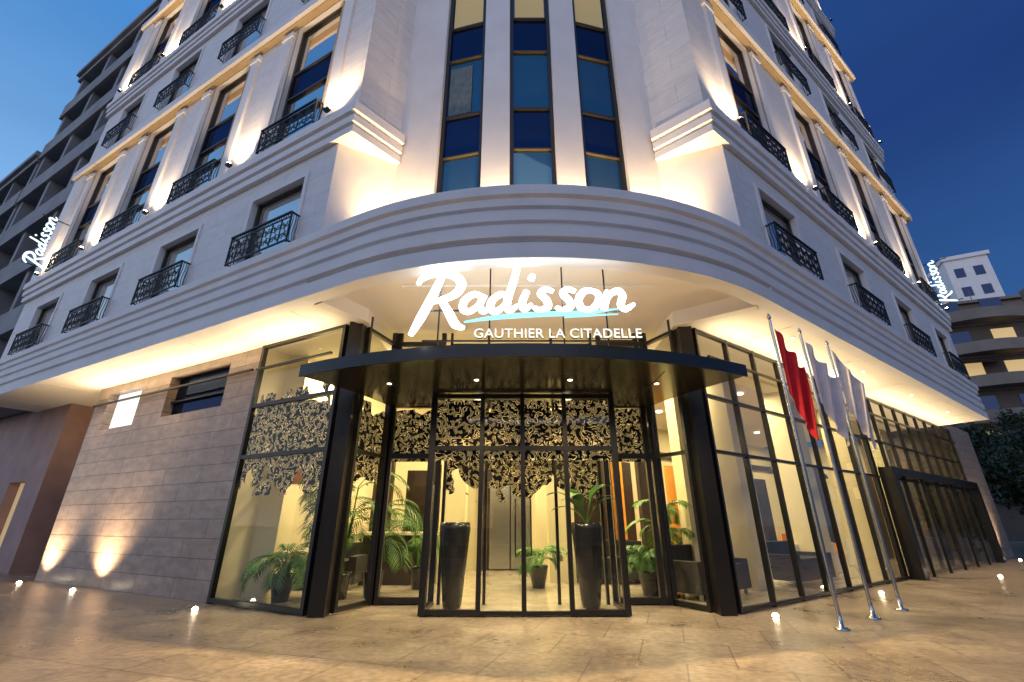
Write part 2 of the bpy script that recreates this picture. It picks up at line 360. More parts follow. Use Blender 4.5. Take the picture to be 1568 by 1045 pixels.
# returns and ends
cl=xy(FL,TL,WD); cr=xy(FR_,TR,WD); dl=dp(DL); dr=dp(DRr); cl0=xy(FL,TL0,WD); cr0=xy(FR_,TR0,WD)
for a,b in ((cl,dl),(cr,dr),(xy(FL,LE,WD),xy(FL,LE,-10)),(xy(FR_,RE,WD),xy(FR_,RE,-10))):
    walls.quad((a[0],a[1],8.0),(b[0],b[1],8.0),(b[0],b[1],30),(a[0],a[1],30))
chm=MB()
for a,b in ((cl0,dl),(cr0,dr),(xy(FL,LE,WD),xy(FL,LE,-10)),(xy(FR_,RE,WD),xy(FR_,RE,-10))):
    chm.quad((a[0],a[1],5.8),(b[0],b[1],5.8),(b[0],b[1],8.0),(a[0],a[1],8.0))
for a,b,c in ((cl,cl0,dl),(cr,cr0,dr)): chm.poly([(a[0],a[1],7.998),(b[0],b[1],7.998),(c[0],c[1],7.998)])
obj('chamfered_returns',chm,M_white,hotel)
# bands (three reeded stripes)
upL=[xy(FL,LE,-9),xy(FL,LE,WD),cl,dl]; upR=[dr,cr,xy(FR_,RE,WD),xy(FR_,RE,-9)]
def bandprof(z,d=.17):
    return [(0,z),(d*.55,z),(d*.55,z+.16),(d*.3,z+.18),(d*.3,z+.21),(d*.75,z+.23),(d*.75,z+.39),(d*.5,z+.41),(d*.5,z+.44),(d,z+.46),(d,z+.68),(0,z+.70)]
for z in (8.0,16.25,24.5):
    for p in (upL,upR): sweep(bands,p,bandprof(z))
for z in (13.0,21.35):
    for F,a,b in ((FL,TL,LE+.15),(FR_,TR,RE+.15)):
        goldm.box(F,a,b,WD+.002,WD+.14,z,z+.05); bands.box(F,a,b,WD+.002,WD+.22,z+.052,z+.34)  # gold strip paints in the lit underside of the white cornice
for p in (upL,upR): sweep(bands,p,[(0,29.8),(.35,30.0),(.45,30.6),(-.2,30.6)])
# left end pilaster
bands.box(FL,14.75,15.52,WD+.002,WD+.12,8.72,12.98)
bands.box(FL,14.75,15.52,WD+.002,WD+.12,17.0,21.3)
# ------- drum
def curved(m,a0,a1,z0,z1,r,smooth=True,step=1.5):
    n=max(1,int(abs(a1-a0)/step)); rows=[[(*dp(a0+(a1-a0)*i/n,r),z) for i in range(n+1)] for z in (z0,z1)]
    m.grid(rows,smooth)
dw=[(-18,-9.3),(-4.2,4.2),(9.3,17.8)]
drum=MB()
edges=[DL]+[x for w in dw for x in w]+[DRr]
for i in range(0,len(edges),2): curved(drum,edges[i],edges[i+1],5.8,30,DR)
dgl=MB(); 
for wi,(a0,a1) in enumerate(dw):
    for a in (a0,a1):
        p=dp(a); q=dp(a,DR-.2); trim.quad((*p,5.8),(*q,5.8),(*q,30),(*p,30))
    r=DR-.14; p0=dp(a0,r); p1=dp(a1,r); F,L=fr2(p0,p1)
    frames.box(F,0.0,.07,.0,.06,5.8,30); frames.box(F,L-.07,L,.0,.06,5.8,30)
    z=5.18; k=0
    while z<29:
        dgl.quad(F.p(0,0,z+1.07),F.p(L,0,z+1.07),F.p(L,0,z+2.72),F.p(0,0,z+2.72))
        spand.quad(F.p(0,0,z+2.72),F.p(L,0,z+2.72),F.p(L,0,z+3.79),F.p(0,0,z+3.79))
        brz.box(F,.07,L-.07,.003,.05,z+2.69,z+2.72); frames.box(F,.07,L-.07,.003,.05,z+3.74,z+3.79)
        if z>10 and z<12: rglow.box(F,.1,L-.1,.004,.012,z+1.1,z+2.6)
        if (wi,k)==(0,1): sheer.grid([[F.p(.10+.5*j/30,.012+.008*math.sin(j*1.3),zz) for j in range(31)] for zz in (z+1.13,z+2.5)])
        z+=2.72; k+=1
obj('facade_walls',walls,M_wall,hotel); obj('window_glass',glassm,M_win,hotel); obj('small_window_glass',glasss,M_wins,hotel); obj('spandrel_panels',spand,M_spand,hotel)
obj('window_frames',frames,M_frame,hotel); obj('window_reveals',trim,M_white,hotel); obj('painted_glow_trim',goldm,M_gold,hotel); obj('brass_transoms',brz,M_bronze,hotel)
obj('reeded_bands',bands,M_white,hotel); obj('corner_drum_wall',drum,M_white,hotel); obj('drum_window_glass',dgl,M_wind,hotel)
obj('room_glow_panels',rglow,M_roomglow,hotel); obj('sheer_curtains',sheer,M_sheer,hotel)
mb=MB(); mb.poly([(p[0],p[1],30.2) for p in [xy(FL,LE,-9),xy(FL,LE,WD),cl,dl]+[dp(a) for a in range(-24,25,4)]+[dr,cr,xy(FR_,RE,WD),xy(FR_,RE,-9)]]); obj('roof_slab',mb,M_white,hotel)

# ------- balustrade mesh
bal=MB(); BW=1.8; BH=.66
bal.box(W,-BW/2,BW/2,.16,.20,BH-.03,BH); bal.box(W,-BW/2,BW/2,.16,.19,.03,.055); bal.box(W,-BW/2,BW/2,.165,.185,BH-.12,BH-.10)
for x in (-BW/2,BW/2-.025): 
    bal.box(W,x,x+.025,0,.16,BH-.03,BH); bal.box(W,x,x+.025,0,.16,.03,.055)
    bal.box(W,x,x+.025,.16,.19,0,BH)
    for k in range(3): bal.tube([(x+.012,.03+k*.05,.05),(x+.012,.05+k*.05,.25),(x+.012,.03+k*.05,.45),(x+.012,.03+k*.05,BH-.03)],.008,4,2)
def spiral(cx,cz,r,dirn,a0,turn=1.3):
    pts=[]
    for i in range(13):
        f=i/12; a=a0+dirn*f*turn*2*math.pi; rr=r*(1-.8*f); pts.append((cx+rr*math.cos(a),.175,cz+rr*math.sin(a)))
    bal.tube(pts,.009,4,1)
nb=7
for k in range(nb):
    cx=-BW/2+BW*(k+.5)/nb; h=BW/nb/2
    spiral(cx-h*.45,.18,.085,1,0); spiral(cx+h*.45,.40,.085,1,math.pi)
    spiral(cx+h*.45,.17,.07,-1,math.pi); spiral(cx-h*.45,.42,.07,-1,0)
    bal.box(W,cx-h-.008,cx-h+.008,.168,.184,.05,BH-.1)
    bal.tube([(cx-h,.175,.05),(cx-h*.3,.175,.2),(cx+h*.3,.175,.38),(cx+h,.175,BH-.12)],.009,4,3)
    for j in range(2):
        c2=cx-h*.5+j*h; bal.tube([(c2+.04*math.cos(a*math.pi/3),.175,BH-.065+.032*math.sin(a*math.pi/3)) for a in range(7)],.007,4,1)
balme=mesh_from(bal,'balustrade',M_iron)
for F,wl in ((FL,LW),(FR_,RW)):
    for (a,b) in wl:
        for z in (5.88,8.72,14.0,17.0,22.3):
            o=bpy.data.objects.new('iron_balustrade',balme); scene.collection.objects.link(o); o.parent=hotel
            p=F.p((a+b)/2,WD,z)
            X=Vector((F.d[0],F.d[1],0)); Y=Vector((F.n[0],F.n[1],0)); Z=Vector((0,0,1))
            if X.cross(Y).z<0: X=-X
            m=Matrix((( X.x,Y.x,0,p[0]),(X.y,Y.y,0,p[1]),(0,0,1,p[2]),(0,0,0,1))); o.matrix_world=m

# ------- lights helpers
def spot(name,loc,target,energy,ang=70,blend=.6,col=(1,.70,.38),size=.04,parent=None):
    l=bpy.data.lights.new(name,'SPOT'); l.energy=energy; l.spot_size=rad(ang); l.spot_blend=blend; l.color=col; l.shadow_soft_size=size
    o=bpy.data.objects.new(name,l); scene.collection.objects.link(o); o.location=loc
    d=Vector(target)-Vector(loc); o.rotation_euler=d.to_track_quat('-Z','Y').to_euler()
    if parent: o.parent=parent
    return o
def area(name,loc,target,energy,sx,sy,col=(1,.78,.48),parent=None,rotz=None):
    l=bpy.data.lights.new(name,'AREA'); l.energy=energy; l.shape='RECTANGLE'; l.size=sx; l.size_y=sy; l.color=col
    o=bpy.data.objects.new(name,l); scene.collection.objects.link(o); o.location=loc
    d=Vector(target)-Vector(loc); e=d.to_track_quat('-Z','Y').to_euler()
    if rotz is not None: e=(e[0],e[1],rotz)
    o.rotation_euler=e
    if parent: o.parent=parent
    return o
WARM=(1,.73,.43)
fx=MB(); lens=MB()
def dome(m,x,y,z,r):
    m.lathe(x,y,[(r,z),(r*.92,z+r*.35),(r*.6,z+r*.75),(r*.1,z+r*.95)],10)
def uplight(F,t,z,en):
    fx.box(F,t-.06,t+.06,WD+.20,WD+.30,z,z+.05); x,y=xy(F,t,WD+.25); dome(lens,x,y,z+.051,.05)
    spot('facade_uplight',F.p(t,WD+.25,z+.16),F.p(t,WD-.02,z+2.6),en,110,1,WARM,.05,hotel)
for z,en in ((8.70,370),(16.95,450),(25.2,450)):
    for t in (1.2,4.33,7.9,11.45,14.55): uplight(FL,t,z,en)
    for t in (.6,3.98,7.93,11.88,15.2): uplight(FR_,t,z,en)
# drum terrace uplights
for a in (-26,-21.5,-6.75,6.75,20.5,24):
    x,y=dp(a,DR+.30); lens.lathe(x,y,[(.05,5.93),(.05,5.94)],10); fx.lathe(x,y,[(.065,5.8),(.065,5.925)],10)
    tx,ty=dp(a,DR-.05); spot('drum_uplight',(x,y,5.97),(tx,ty,8.5),330 if abs(a)<10 else 300,115,1,(1,.68,.34),.04,hotel)
# lights washing the chamfered returns
for p,q in ((cl0,dl),(cr0,dr)):
    mx_,my_=(p[0]+q[0])/2,(p[1]+q[1])/2; sgn=1 if q[0]>p[0] else -1
    x,y=mx_+sgn*.42,my_-.05; lens.lathe(x,y,[(.05,5.93),(.05,5.94)],10); fx.lathe(x,y,[(.065,5.8),(.065,5.925)],10)
    spot('return_uplight',(x,y,5.97),(mx_,my_,7.6),80,110,1,(1,.68,.34),.04,hotel)
obj('uplight_housings',fx,M_black,hotel); obj('uplight_lenses',lens,M_lamp,hotel)

# ------------------------------------------------------------------ ground floor
gf=MB()   # stone
def hole_wall(m,F,t0,t1,z0,z1,holes,d=0,depth=.25,rev=None):
    ts=sorted(set([t0,t1]+[x for h in holes for x in h[:2]])); zs=sorted(set([z0,z1]+[x for h in holes for x in h[2:]]))
    for i in range(len(ts)-1):
        for j in range(len(zs)-1):
            tm=(ts[i]+ts[i+1])/2; zm=(zs[j]+zs[j+1])/2
            if any(h[0]<tm<h[1] and h[2]<zm<h[3] for h in holes): continue
            m.quad(F.p(ts[i],d,zs[j]),F.p(ts[i+1],d,zs[j]),F.p(ts[i+1],d,zs[j+1]),F.p(ts[i],d,zs[j+1]))
    for (a,b,c,e) in holes:
        for q in (((a,c),(a,e)),((b,c),(b,e)),((a,c),(b,c)),((a,e),(b,e))):
            (rev or m).quad(F.p(q[0][0],d,q[0][1]),F.p(q[1][0],d,q[1][1]),F.p(q[1][0],d-depth,q[1][1]),F.p(q[0][0],d-depth,q[0][1]))
hole_wall(gf,GL,2.5,9.4,0,4.65,[(3.55,5.85,3.5,4.46),(7.1,8.75,3.45,4.42)])
gf.quad(GL.p(9.4,0,0),GL.p(9.4,-4,0),GL.p(9.4,-4,4.65),GL.p(9.4,0,4.65))
gf.quad(GR.p(17,0,0),GR.p(20.5,0,0),GR.p(20.5,0,4.9),GR.p(17,0,4.9)); gf.quad(GR.p(17,0,0),GR.p(17,-3,0),GR.p(17,-3,4.9),GR.p(17,0,4.9)); gf.quad(GR.p(20.5,0,0),GR.p(20.5,-3,0),GR.p(20.5,-3,4.9),GR.p(20.5,0,4.9)); gf.quad(GR.p(17,0,4.9),GR.p(20.5,0,4.9),GR.p(20.5,-3,4.9),GR.p(17,-3,4.9))
obj('travertine_wall',gf,M_stone,hotel)
mb=MB(); mb.box(GL,3.55,5.85,-.22,-.20,3.5,4.46); obj('dark_wall_window',mb,M_spand,hotel)
mb=MB(); mb.box(GL,7.1,8.75,-.22,-.20,3.45,4.42); obj('backlit_wall_window',mb,M_back,hotel)
mb=MB(); mb.box(GL,3.55,5.85,-.19,-.15,3.5,3.55); mb.box(GL,3.55,5.85,-.19,-.12,3.85,3.88); mb.box(GL,7.1,8.75,-.19,-.15,3.45,3.49); obj('wall_window_frames',mb,M_frame,hotel)
mb=MB(); mb.box(GL,9.4,24,-4.2,-4.0,0,4.65); obj('recess_back_wall',mb,M_brown,hotel)

bars=MB(); pane=MB(); filmm=MB(); paner=MB()
def glaz(p0,p1,zs,verts,z1,bw=.05,flm=None,z0=0,side=1,dep=.09,pn=None):
    F,L=fr2(p0,p1,side); vs=[0]+verts+[L-bw]
    for v in vs: bars.box(F,v,v+bw,-dep/2,dep/2,z0,z1)
    for i in range(len(vs)-1):
        for z in zs: bars.box(F,vs[i]+bw,vs[i+1],-dep/2+.004,dep/2-.004,z,z+bw)
    (pn or pane).quad(F.p(0,0,z0),F.p(L,0,z0),F.p(L,0,z1),F.p(0,0,z1))
    if flm: filmm.quad(F.p(.03,-.06*1,flm[0]),F.p(L-.03,-.06,flm[0]),F.p(L-.03,-.06,flm[1]),F.p(.03,-.06,flm[1]))
Hc=4.64
glaz(xy(GL,2.48,0),xy(GL,.12,0),[0.02,2.35,3.32,Hc-.08],[],Hc,.07,(1.7,3.6))
glaz(xy(GR,.12,0),xy(GR,7.5,0),[0.02,2.35,3.32,Hc-.08],[1.03*k for k in range(1,7)],Hc,.05,pn=paner)
glaz(xy(GR,7.6,0),xy(GR,17,0),[0.02,2.35,3.32,Hc-.08],[1.05*k for k in range(1,9)],Hc,.05,pn=paner)
# piers
for (x,y) in ((-2.80,7.52),(3.16,7.66)):
    bars.box(W,x-.12,x+.12,y-.11,y+.11,0,4.62)
# recessed entrance
YB=8.5; YF=7.5
glaz((-2.66,7.66),(-2.36,YB),[0.02,2.35,Hc-.08],[],Hc+.2,.06,(1.9,3.3))
glaz((2.66,YB),(3.02,7.8),[0.02,2.35,Hc-.08],[],Hc+.2,.06)
glaz((-2.36,YB),(-1.33,YB),[0.02,2.35,3.3,Hc-.08],[.06],Hc+.2,.09,(2.3,3.3))
glaz((1.70,YB),(2.66,YB),[0.02,2.35,3.3,Hc-.08],[.75],Hc+.2,.09,(2.3,3.3))
glaz((-1.24,YB),(1.61,YB),[2.35,3.3,Hc-.08],[.75,2.0],Hc+.2,.05,(1.6,2.5),z0=0)
glaz((-1.33,YF),(1.70,YF),[2.35,3.22],[.80,1.47,2.17],3.3,.07,(2.2,3.2))
bars.box(W,-1.26,-.53,YF-.04,YF+.04,.02,.09); bars.box(W,.91,1.63,YF-.04,YF+.04,.02,.09); bars.box(W,-.46,.14,YF-.03,YF+.03,.02,.07); bars.box(W,.21,.84,YF-.03,YF+.03,.02,.07)
bars.box(W,.04,.06,YF-.10,YF-.07,.8,1.6); bars.box(W,.28,.30,YF-.10,YF-.07,.8,1.6)
glaz((-1.33,YB-.06),(-1.33,YF+.06),[0.02,2.35,3.22],[],3.3,.05); glaz((1.70,YF+.06),(1.70,YB-.06),[0.02,2.35,3.22],[],3.3,.05)
# side portal on right wing (dark projecting frame)
for s in (7.7,16.3): bars.box(GR,s,s+.3,.05,.35,0,2.4)
bars.box(GR,7.7,16.6,.05,.35,2.4,2.6)
for s in [8.8+1.5*k for k in range(5)]: bars.box(GR,s,s+.06,.22,.28,0,2.4)
paner.quad(GR.p(8.0,.25,0),GR.p(16.3,.25,0),GR.p(16.3,.25,2.4),GR.p(8.0,.25,2.4))
obj('curtain_wall_frames',bars,M_black,hotel); obj('curtain_wall_glass',pane,M_glass,hotel); obj('wing_glass',paner,M_glassr,hotel); obj('maze_pattern_film',filmm,M_film,hotel)

# ------- canopy
CC=(.17,12.34); CR=6.74
half=math.degrees(math.asin(3.36/CR))
cp=[(CC[0]+CR*math.sin(rad(a)),CC[1]-CR*math.cos(rad(a))) for a in [-half+2*half*i/40 for i in range(41)]]
outl=cp+[(2.98,7.5),(2.6,8.44),(-2.3,8.44),(-2.62,7.5)]
mb=MB(); mb.poly([(p[0],p[1],3.31) for p in outl]); mb.poly([(p[0],p[1],3.45) for p in outl])
for i in range(len(outl)):
    a=outl[i]; b=outl[(i+1)%len(outl)]; mb.quad((*a,3.31),(*b,3.31),(*b,3.45),(*a,3.45))
obj('canopy_disc',mb,M_canopy,hotel)
seam=MB()
for x in (-1.9,-.9,.17,1.24,2.24):
    seam.box(W,x-.006,x+.006,5.9 if abs(x-.17)<1.5 else 6.3,7.4,3.304,3.309)
sweep(seam,cp,[(.0,3.29),(.03,3.29),(.03,3.47),(.0,3.47)])
obj('canopy_edge_trim',seam,M_black,hotel)
ln=MB(); rg=MB()
for (x,y) in ((-1.95,6.9),(-.55,6.7),(.9,6.7),(2.3,6.9)):
    ln.lathe(x,y,[(.035,3.300),(.035,3.303)],12); rg.lathe(x,y,[(.055,3.303),(.055,3.309)],14)
    spot('canopy_downlight',(x,y,3.28),(x,y,0),260,120,.8,(1,.74,.40),.03,hotel)
# soffit downlights
for (x,y,z) in ((-1.85,6.15,4.89),(2.35,6.15,4.89),(0.2,5.65,4.89)):
    ln.lathe(x,y,[(.035,z-.012),(.035,z-.008)],12); rg.lathe(x,y,[(.055,z-.008),(.055,z-.002)],14)
    spot('soffit_downlight',(x,y,z-.04),(x,y-1.5,0),1150,125,.9,(1,.68,.32),.04,hotel)
for F,ts in ((FL,(2.6,6.2,9.8)),(FR_,(2.2,5.8,9.4,13))):
    for t in ts:
        x,y=xy(F,t,-.55); ln.lathe(x,y,[(.03,4.608),(.03,4.612)],12); rg.lathe(x,y,[(.05,4.612),(.05,4.618)],14)
        spot('soffit_downlight',(x,y,4.58),(x+F.n[0]*.4,y+F.n[1]*.4,0),60 if F is FL else 280,110,.8,(1,.69,.34),.04,hotel)
obj('downlight_lenses',ln,M_lampw,hotel); obj('downlight_rings',rg,M_chrome,hotel)
# added fill strips with made-up housings; they brighten the soffit in place of bounce
cv=MB()
def soffit_fill(F,t0,t1,d,z,en):
    p=F.p((t0+t1)/2,d,z); 
    o=area('soffit_fill_light',p,(p[0],p[1],z+1),en,t1-t0,.04,(1,.78,.48),hotel); 
    X=Vector((F.d[0],F.d[1],0)).normalized(); D=(Vector((F.n[0],F.n[1],0))*.8+Vector((0,0,1))*.6).normalized()
    Zv=-D; Yv=Zv.cross(X).normalized(); Xv=Yv.cross(Zv)
    o.matrix_world=Matrix(((Xv.x,Yv.x,Zv.x,p[0]),(Xv.y,Yv.y,Zv.y,p[1]),(Xv.z,Yv.z,Zv.z,p[2]),(0,0,0,1)))
    cv.box(F,t0,t1,d-.05,d+.0,z-.05,z-.01)
soffit_fill(GL,.3,2.4,.14,4.10,32); soffit_fill(GL,2.6,9.3,.10,4.15,74); soffit_fill(GR,.3,7.4,.14,4.10,88); soffit_fill(GR,7.8,16.8,.14,4.10,104)
area('soffit_fill_light',(.2,7.6,3.50),(.2,7.2,5),15,4.6,.1,(1,.62,.42),hotel)  # added fill above the canopy, brightens the centre soffit
obj('added_fill_housings',cv,M_black,hotel)

# ------------------------------------------------------------------ sign
def sx(x): return (x-784)*.009
def sz(y): return 3.52+(518-y)*.0098
R_=[
 ([(676,420),(662,455),(647,488),(634,514)],[5.5,7.5,7.5,4]),
 ([(639,436),(646,425),(668,417),(694,421),(706,435),(697,451),(676,460),(664,463)],[3,5.5,7,7.5,7.5,7,5,4]),
 ([(676,460),(689,480),(700,498),(713,503)],[5,7,7,3]),
 ([(740,456),(726,451),(712,461),(710,474),(720,478),(733,468),(741,455)],[4.5,5.5,6,6,5.5,4.5,4.5]),
 ([(742,453),(735,468),(741,478),(753,468)],[5,5.5,5,2.5]),
 ([(780,456),(767,451),(754,461),(751,473),(760,478),(773,468),(781,455)],[4.5,5.5,6,6,5.5,4.5,4.5]),
 ([(793,405),(786,432),(777,462),(780,477),(794,467)],[5,6,6,5.5,2.5]),
 ([(807,446),(800,463),(803,475),(814,466)],[5,6,5.5,2.5]),
 ([(813,428),(817,420)],[5.5,4.5]),
 ([(847,447),(836,443),(828,450),(837,461),(838,471),(826,476),(817,471)],[4,5,6,6,6,5,3.5]),
 ([(881,447),(870,443),(862,450),(871,461),(872,471),(860,476),(851,471)],[4,5,6,6,6,5,3.5]),
 ([(909,446),(896,446),(886,458),(889,473),(903,475),(915,464),(916,451),(907,445)],[4.5,5.5,6,6,5.5,6,5.5,4.5]),
 ([(931,446),(927,460),(923,476)],[5,6,5]),
 ([(926,464),(936,450),(948,446),(953,454),(949,468),(956,474),(970,466)],[3,5,6,6,6,5.5,2.5]),
]
sign=empty('illuminated_hotel_sign')
SY=5.52
def letters(m,f):
    for pts,rr in R_:
        m.tube([f(x,y) for x,y in pts],[r*.0084 for r in rr],8,5,.6)
mb=MB(); letters(mb,lambda x,y:(sx(x),SY,sz(y))); obj('script_letters',mb,M_sign,sign)
mb=MB(); mb.tube([(sx(x),SY,sz(y)) for x,y in ((712,494),(760,487),(830,482),(890,480),(944,474))],[.012,.035,.042,.035,.01],6,5,.5)
mb.tube([(sx(x),SY,sz(y)) for x,y in ((862,487),(900,484),(944,482))],[.008,.018,.008],6,5,.5); obj('underline_swoosh',mb,M_swoosh,sign)
def caption(name,mt,y,ext,off):
    cu=bpy.data.curves.new(name,'FONT'); cu.body='GAUTHIER LA CITADELLE'; cu.size=.185; cu.extrude=ext; cu.offset=off; cu.space_character=1.04
    to=bpy.data.objects.new(name,cu); scene.collection.objects.link(to)
    to.location=(sx(727),y,3.53); to.rotation_euler=(rad(90),0,0); cu.materials.append(mt); to.parent=sign
    bpy.context.view_layer.update(); to.scale=((sx(975)-sx(727))/max(to.dimensions.x,.01),1,1)
caption('caption_letters',M_signs,SY,.006,.001); caption('caption_letter_housings',M_black,SY+.024,.016,.003)
mb=MB()
for x in (673,750,862,928): mb.box(W,sx(x)-.010,sx(x)+.010,SY+.07,SY+.09,3.45,4.90)
for z in (3.50,3.95): mb.box(W,sx(650),sx(965),SY+.065,SY+.08,z,z+.02)
obj('support_struts',mb,M_black,sign)
# blade signs
def blade(F,t,zc,flip):
    e=empty('vertical_blade_sign'); m=MB()
    def f(x,y):
        a=(x-800)*.0056; b=(465-y)*.0058
        d=(.26+b) if not flip else .12-b
        return F.p(t,d+.05,zc+a)
    for pts,rr in R_: m.tube([f(x,y) for x,y in pts],[r*.0050 for r in rr],6,4,1,up=Vector((F.d[0],F.d[1],0)))
    obj('script_letters',m,M_blade,e)
    m=MB(); m.box(F,t+.05,t+.07,WD,.6,zc-.9,zc-.87); m.box(F,t+.05,t+.07,WD,.6,zc+.87,zc+.9); m.box(F,t+.05,t+.07,.22,.25,zc-.87,zc+.87); obj('bracket',m,M_black,e)
blade(FL,14.2,9.75,False); blade(FR_,15.3,9.9,True)

# ------------------------------------------------------------------ lobby
mb=MB()
GRb=lambda s:xy(GR,s,-6.5)
mb.poly([(x,y,.012) for x,y in [xy(GL,9,-.2),xy(GL,0,-.02),(-2.6,7.6),(-2.3,8.5),(-1.3,8.5),(-1.3,7.5),(1.7,7.5),(1.7,8.5),(2.7,8.5),(3.1,7.75),xy(GR,17,-.05),GRb(17),(1,15),(-6,15)]])
obj('lobby_floor',mb,M_lfloor,hotel)
lw=MB()
lw.box(W,-6.5,2.2,14.4,14.6,0,4.9)
lw.box(GR,1.5,17,-6.7,-6.5,0,4.62)
lw.box(GL,2.52,2.6,-7,-.1,0,4.62)
lw.box(GR,17.0,17.05,-6.5,-.05,0,4.62)
for (x,y,w) in ((-4.75,9.5,.34),(1.15,11.6,.3),(3.9,10.1,.3),(-1.4,11.6,.3)):
    lw.box(W,x-w,x+w,y-.3,y+.3,0,4.62)
for s in (3.0,6.2,9.6,13): lw.box(GR,s-.3,s+.3,-1.6,-1.0,0,4.62)
obj('lobby_walls',lw,M_cream,hotel)
dk=MB()
dk.box(W,-.95,.85,14.2,14.39,0,3.0); dk.box(W,-2.7,-1.5,14.2,14.39,0,2.9)
dk.box(W,1.5,2.4,12.9,13.1,0,3.0); dk.box(W,-4.5,-3.0,11.8,12.0,0,3.4); dk.box(W,-3.0,-2.3,12.9,13.1,.9,2.6)
dk.box(GR,3.6,5.7,-6.49,-6.4,0,3.2); dk.box(GR,8,11,-6.49,-6.4,.9,3.2); dk.box(GR,12,15,-6.49,-6.4,0,3.0)
dk.box(GR,4.4,5.4,-3.6,-3.5,0,2.6); dk.box(GR,7.6,9.0,-3.6,-3.5,0,2.6); dk.box(GR,1.55,16.9,-6.4,-6.34,3.5,3.7)
dk.box(GR,10.4,12.2,-3.0,-2.9,0,3.2); dk.box(GR,14,16,-2.6,-2.5,0,3.0); dk.box(GR,2.0,2.5,-3.2,-3.1,0,3.6)
obj('walnut_panels',dk,M_wood,hotel)
ch=MB(); ch.box(W,-.65,-.07,14.15,14.19,.05,2.3); ch.box(W,-.03,.55,14.15,14.19,.05,2.3); obj('elevator_doors',ch,M_chrome,hotel)
og=MB(); og.box(GR,2.9,3.5,-5.0,-4.9,0,3.4); og.box(GR,5.9,6.8,-5.2,-5.1,0,3.0); og.box(GL,1.2,2.3,-.9,-.86,1.95,2.3); obj('orange_feature_panels',og,M_orange,hotel)
# ceiling lamps
cl_=MB()
def clamp(x,y,z,en):
    cl_.lathe(x,y,[(.09,z-.03),(.09,z-.006)],14)
    o=area('lobby_ceiling_light',(x,y,z-.05),(x,y,0),en,.35,.35,(1,.81,.46),hotel)
    o.data.shape='DISK'
for (x,y) in ((-4.0,10.2),(-1.9,10.0),(.2,10.3),(2.2,10.3),(-3.2,12.8),(0,13.0),(3.2,12.3)): clamp(x,y,4.89 if abs(x)<2.6 else 4.61,140)
clamp(-.6,8.0,3.28,30); clamp(1.0,8.0,3.28,30)
for s in (2.2,5.2,8.3,11.4,14.8):
    for d in (-1.9,-4.6): x,y=xy(GR,s,d); clamp(x,y,4.61,84)
obj('ceiling_lamp_lenses',cl_,M_lampw,hotel)
# pendant lamps over the restaurant
for s in (2.0,4.2,6.4,8.6,12):
    e=empty('pendant_lamp'); x,y=xy(GR,s,-2.9); m=MB(); m.lathe(x,y,[(.006,3.0),(.006,4.6)],6); m.lathe(x,y,[(.19,2.74),(.17,2.86),(.10,2.96),(.02,3.0)],18); obj('shade',m,M_wood,e)
    m=MB(); m.lathe(x,y,[(.15,2.745),(.15,2.755)],16); obj('diffuser',m,M_lampw,e)

desk=empty('reception_desk'); mb=MB(); mb.box(W,-3.3,-1.75,10.9,11.6,0,1.0); mb.box(W,-3.25,-1.8,10.88,10.9,.1,.9); obj('desk_body',mb,M_wood,desk)
mb=MB(); mb.box(W,-3.4,-1.65,10.8,11.7,1.002,1.06); obj('desk_top',mb,M_cream,desk)
mb=MB(); mb.box(W,-2.5,-2.05,11.15,11.18,1.12,1.42); mb.box(W,-2.32,-2.24,11.18,11.25,1.062,1.2); obj('monitor',mb,M_black,desk)
def sofa(F,s,d,w=1.7):
    e=empty('lobby_sofa'); m=MB(); m.box(F,s,s+w,d-.8,d,.12,.42); m.box(F,s,s+w,d-.95,d-.8,.12,.85); m.box(F,s-.16,s,d-.95,d,.12,.62); m.box(F,s+w,s+w+.16,d-.95,d,.12,.62)
    for k in range(2): m.box(F,s+.02+k*w/2,s+w/2-.02+k*w/2,d-.78,d+.02,.422,.54)
    obj('upholstery',m,M_sofa,e); m=MB()
    for a in (s-.1,s+w+.04):
        for b in (d-.9,d-.1): m.box(F,a,a+.05,b,b+.05,.012,.12)
    obj('feet',m,M_chrome,e)
sofa(GR,1.3,-3.6); sofa(GR,5.6,-3.9); sofa(Fr((1.6,11.3),(1,0),(0,-1)),0,.3,1.5); sofa(GR,.7,-.85,1.3); sofa(GR,4.0,-.7,1.4); sofa(Fr((-4.6,10.4),(1,0),(0,-1)),0,.3,1.3)
# tables + chairs in right wing
def table(F,s,d):
    e=empty('restaurant_table'); x,y=xy(F,s,d); m=MB(); rows=[]
    for r,z in ((.42,.0),(.40,.35),(.38,.74)):
        rows.append([(x+(r+(.03*math.sin(k*2.1) if z<.7 else 0))*math.cos(k*math.pi/12),y+(r+(.03*math.sin(k*2.1) if z<.7 else 0))*math.sin(k*math.pi/12),z+.02) for k in range(24)])
    m.grid(rows,True,True); m.poly(rows[-1][:]); obj('tablecloth',m,M_linen,e)
def chair(F,s,d,mt):
    e=empty('dining_chair'); m=MB(); m.box(F,s-.24,s+.24,d-.24,d+.24,.38,.50); m.box(F,s-.24,s+.24,d-.30,d-.24,.50,.98); 
    m.box(F,s-.27,s-.22,d-.26,d+.2,.50,.70); m.box(F,s+.22,s+.27,d-.26,d+.2,.50,.70); obj('upholstery',m,mt,e)
    m=MB()
    for a in (-.2,.2):
        for b in (-.2,.2): m.box(F,s+a-.02,s+a+.02,d+b-.02,d+b+.02,0.012,.38)
    obj('legs',m,M_wood,e)
for s in (2.3,5.9,7.9,11): table(GR,s,-1.3-.6); chair(GR,s+.1,-2.9,M_sofa); chair(GR,s+1.0,-2.0,M_orange)

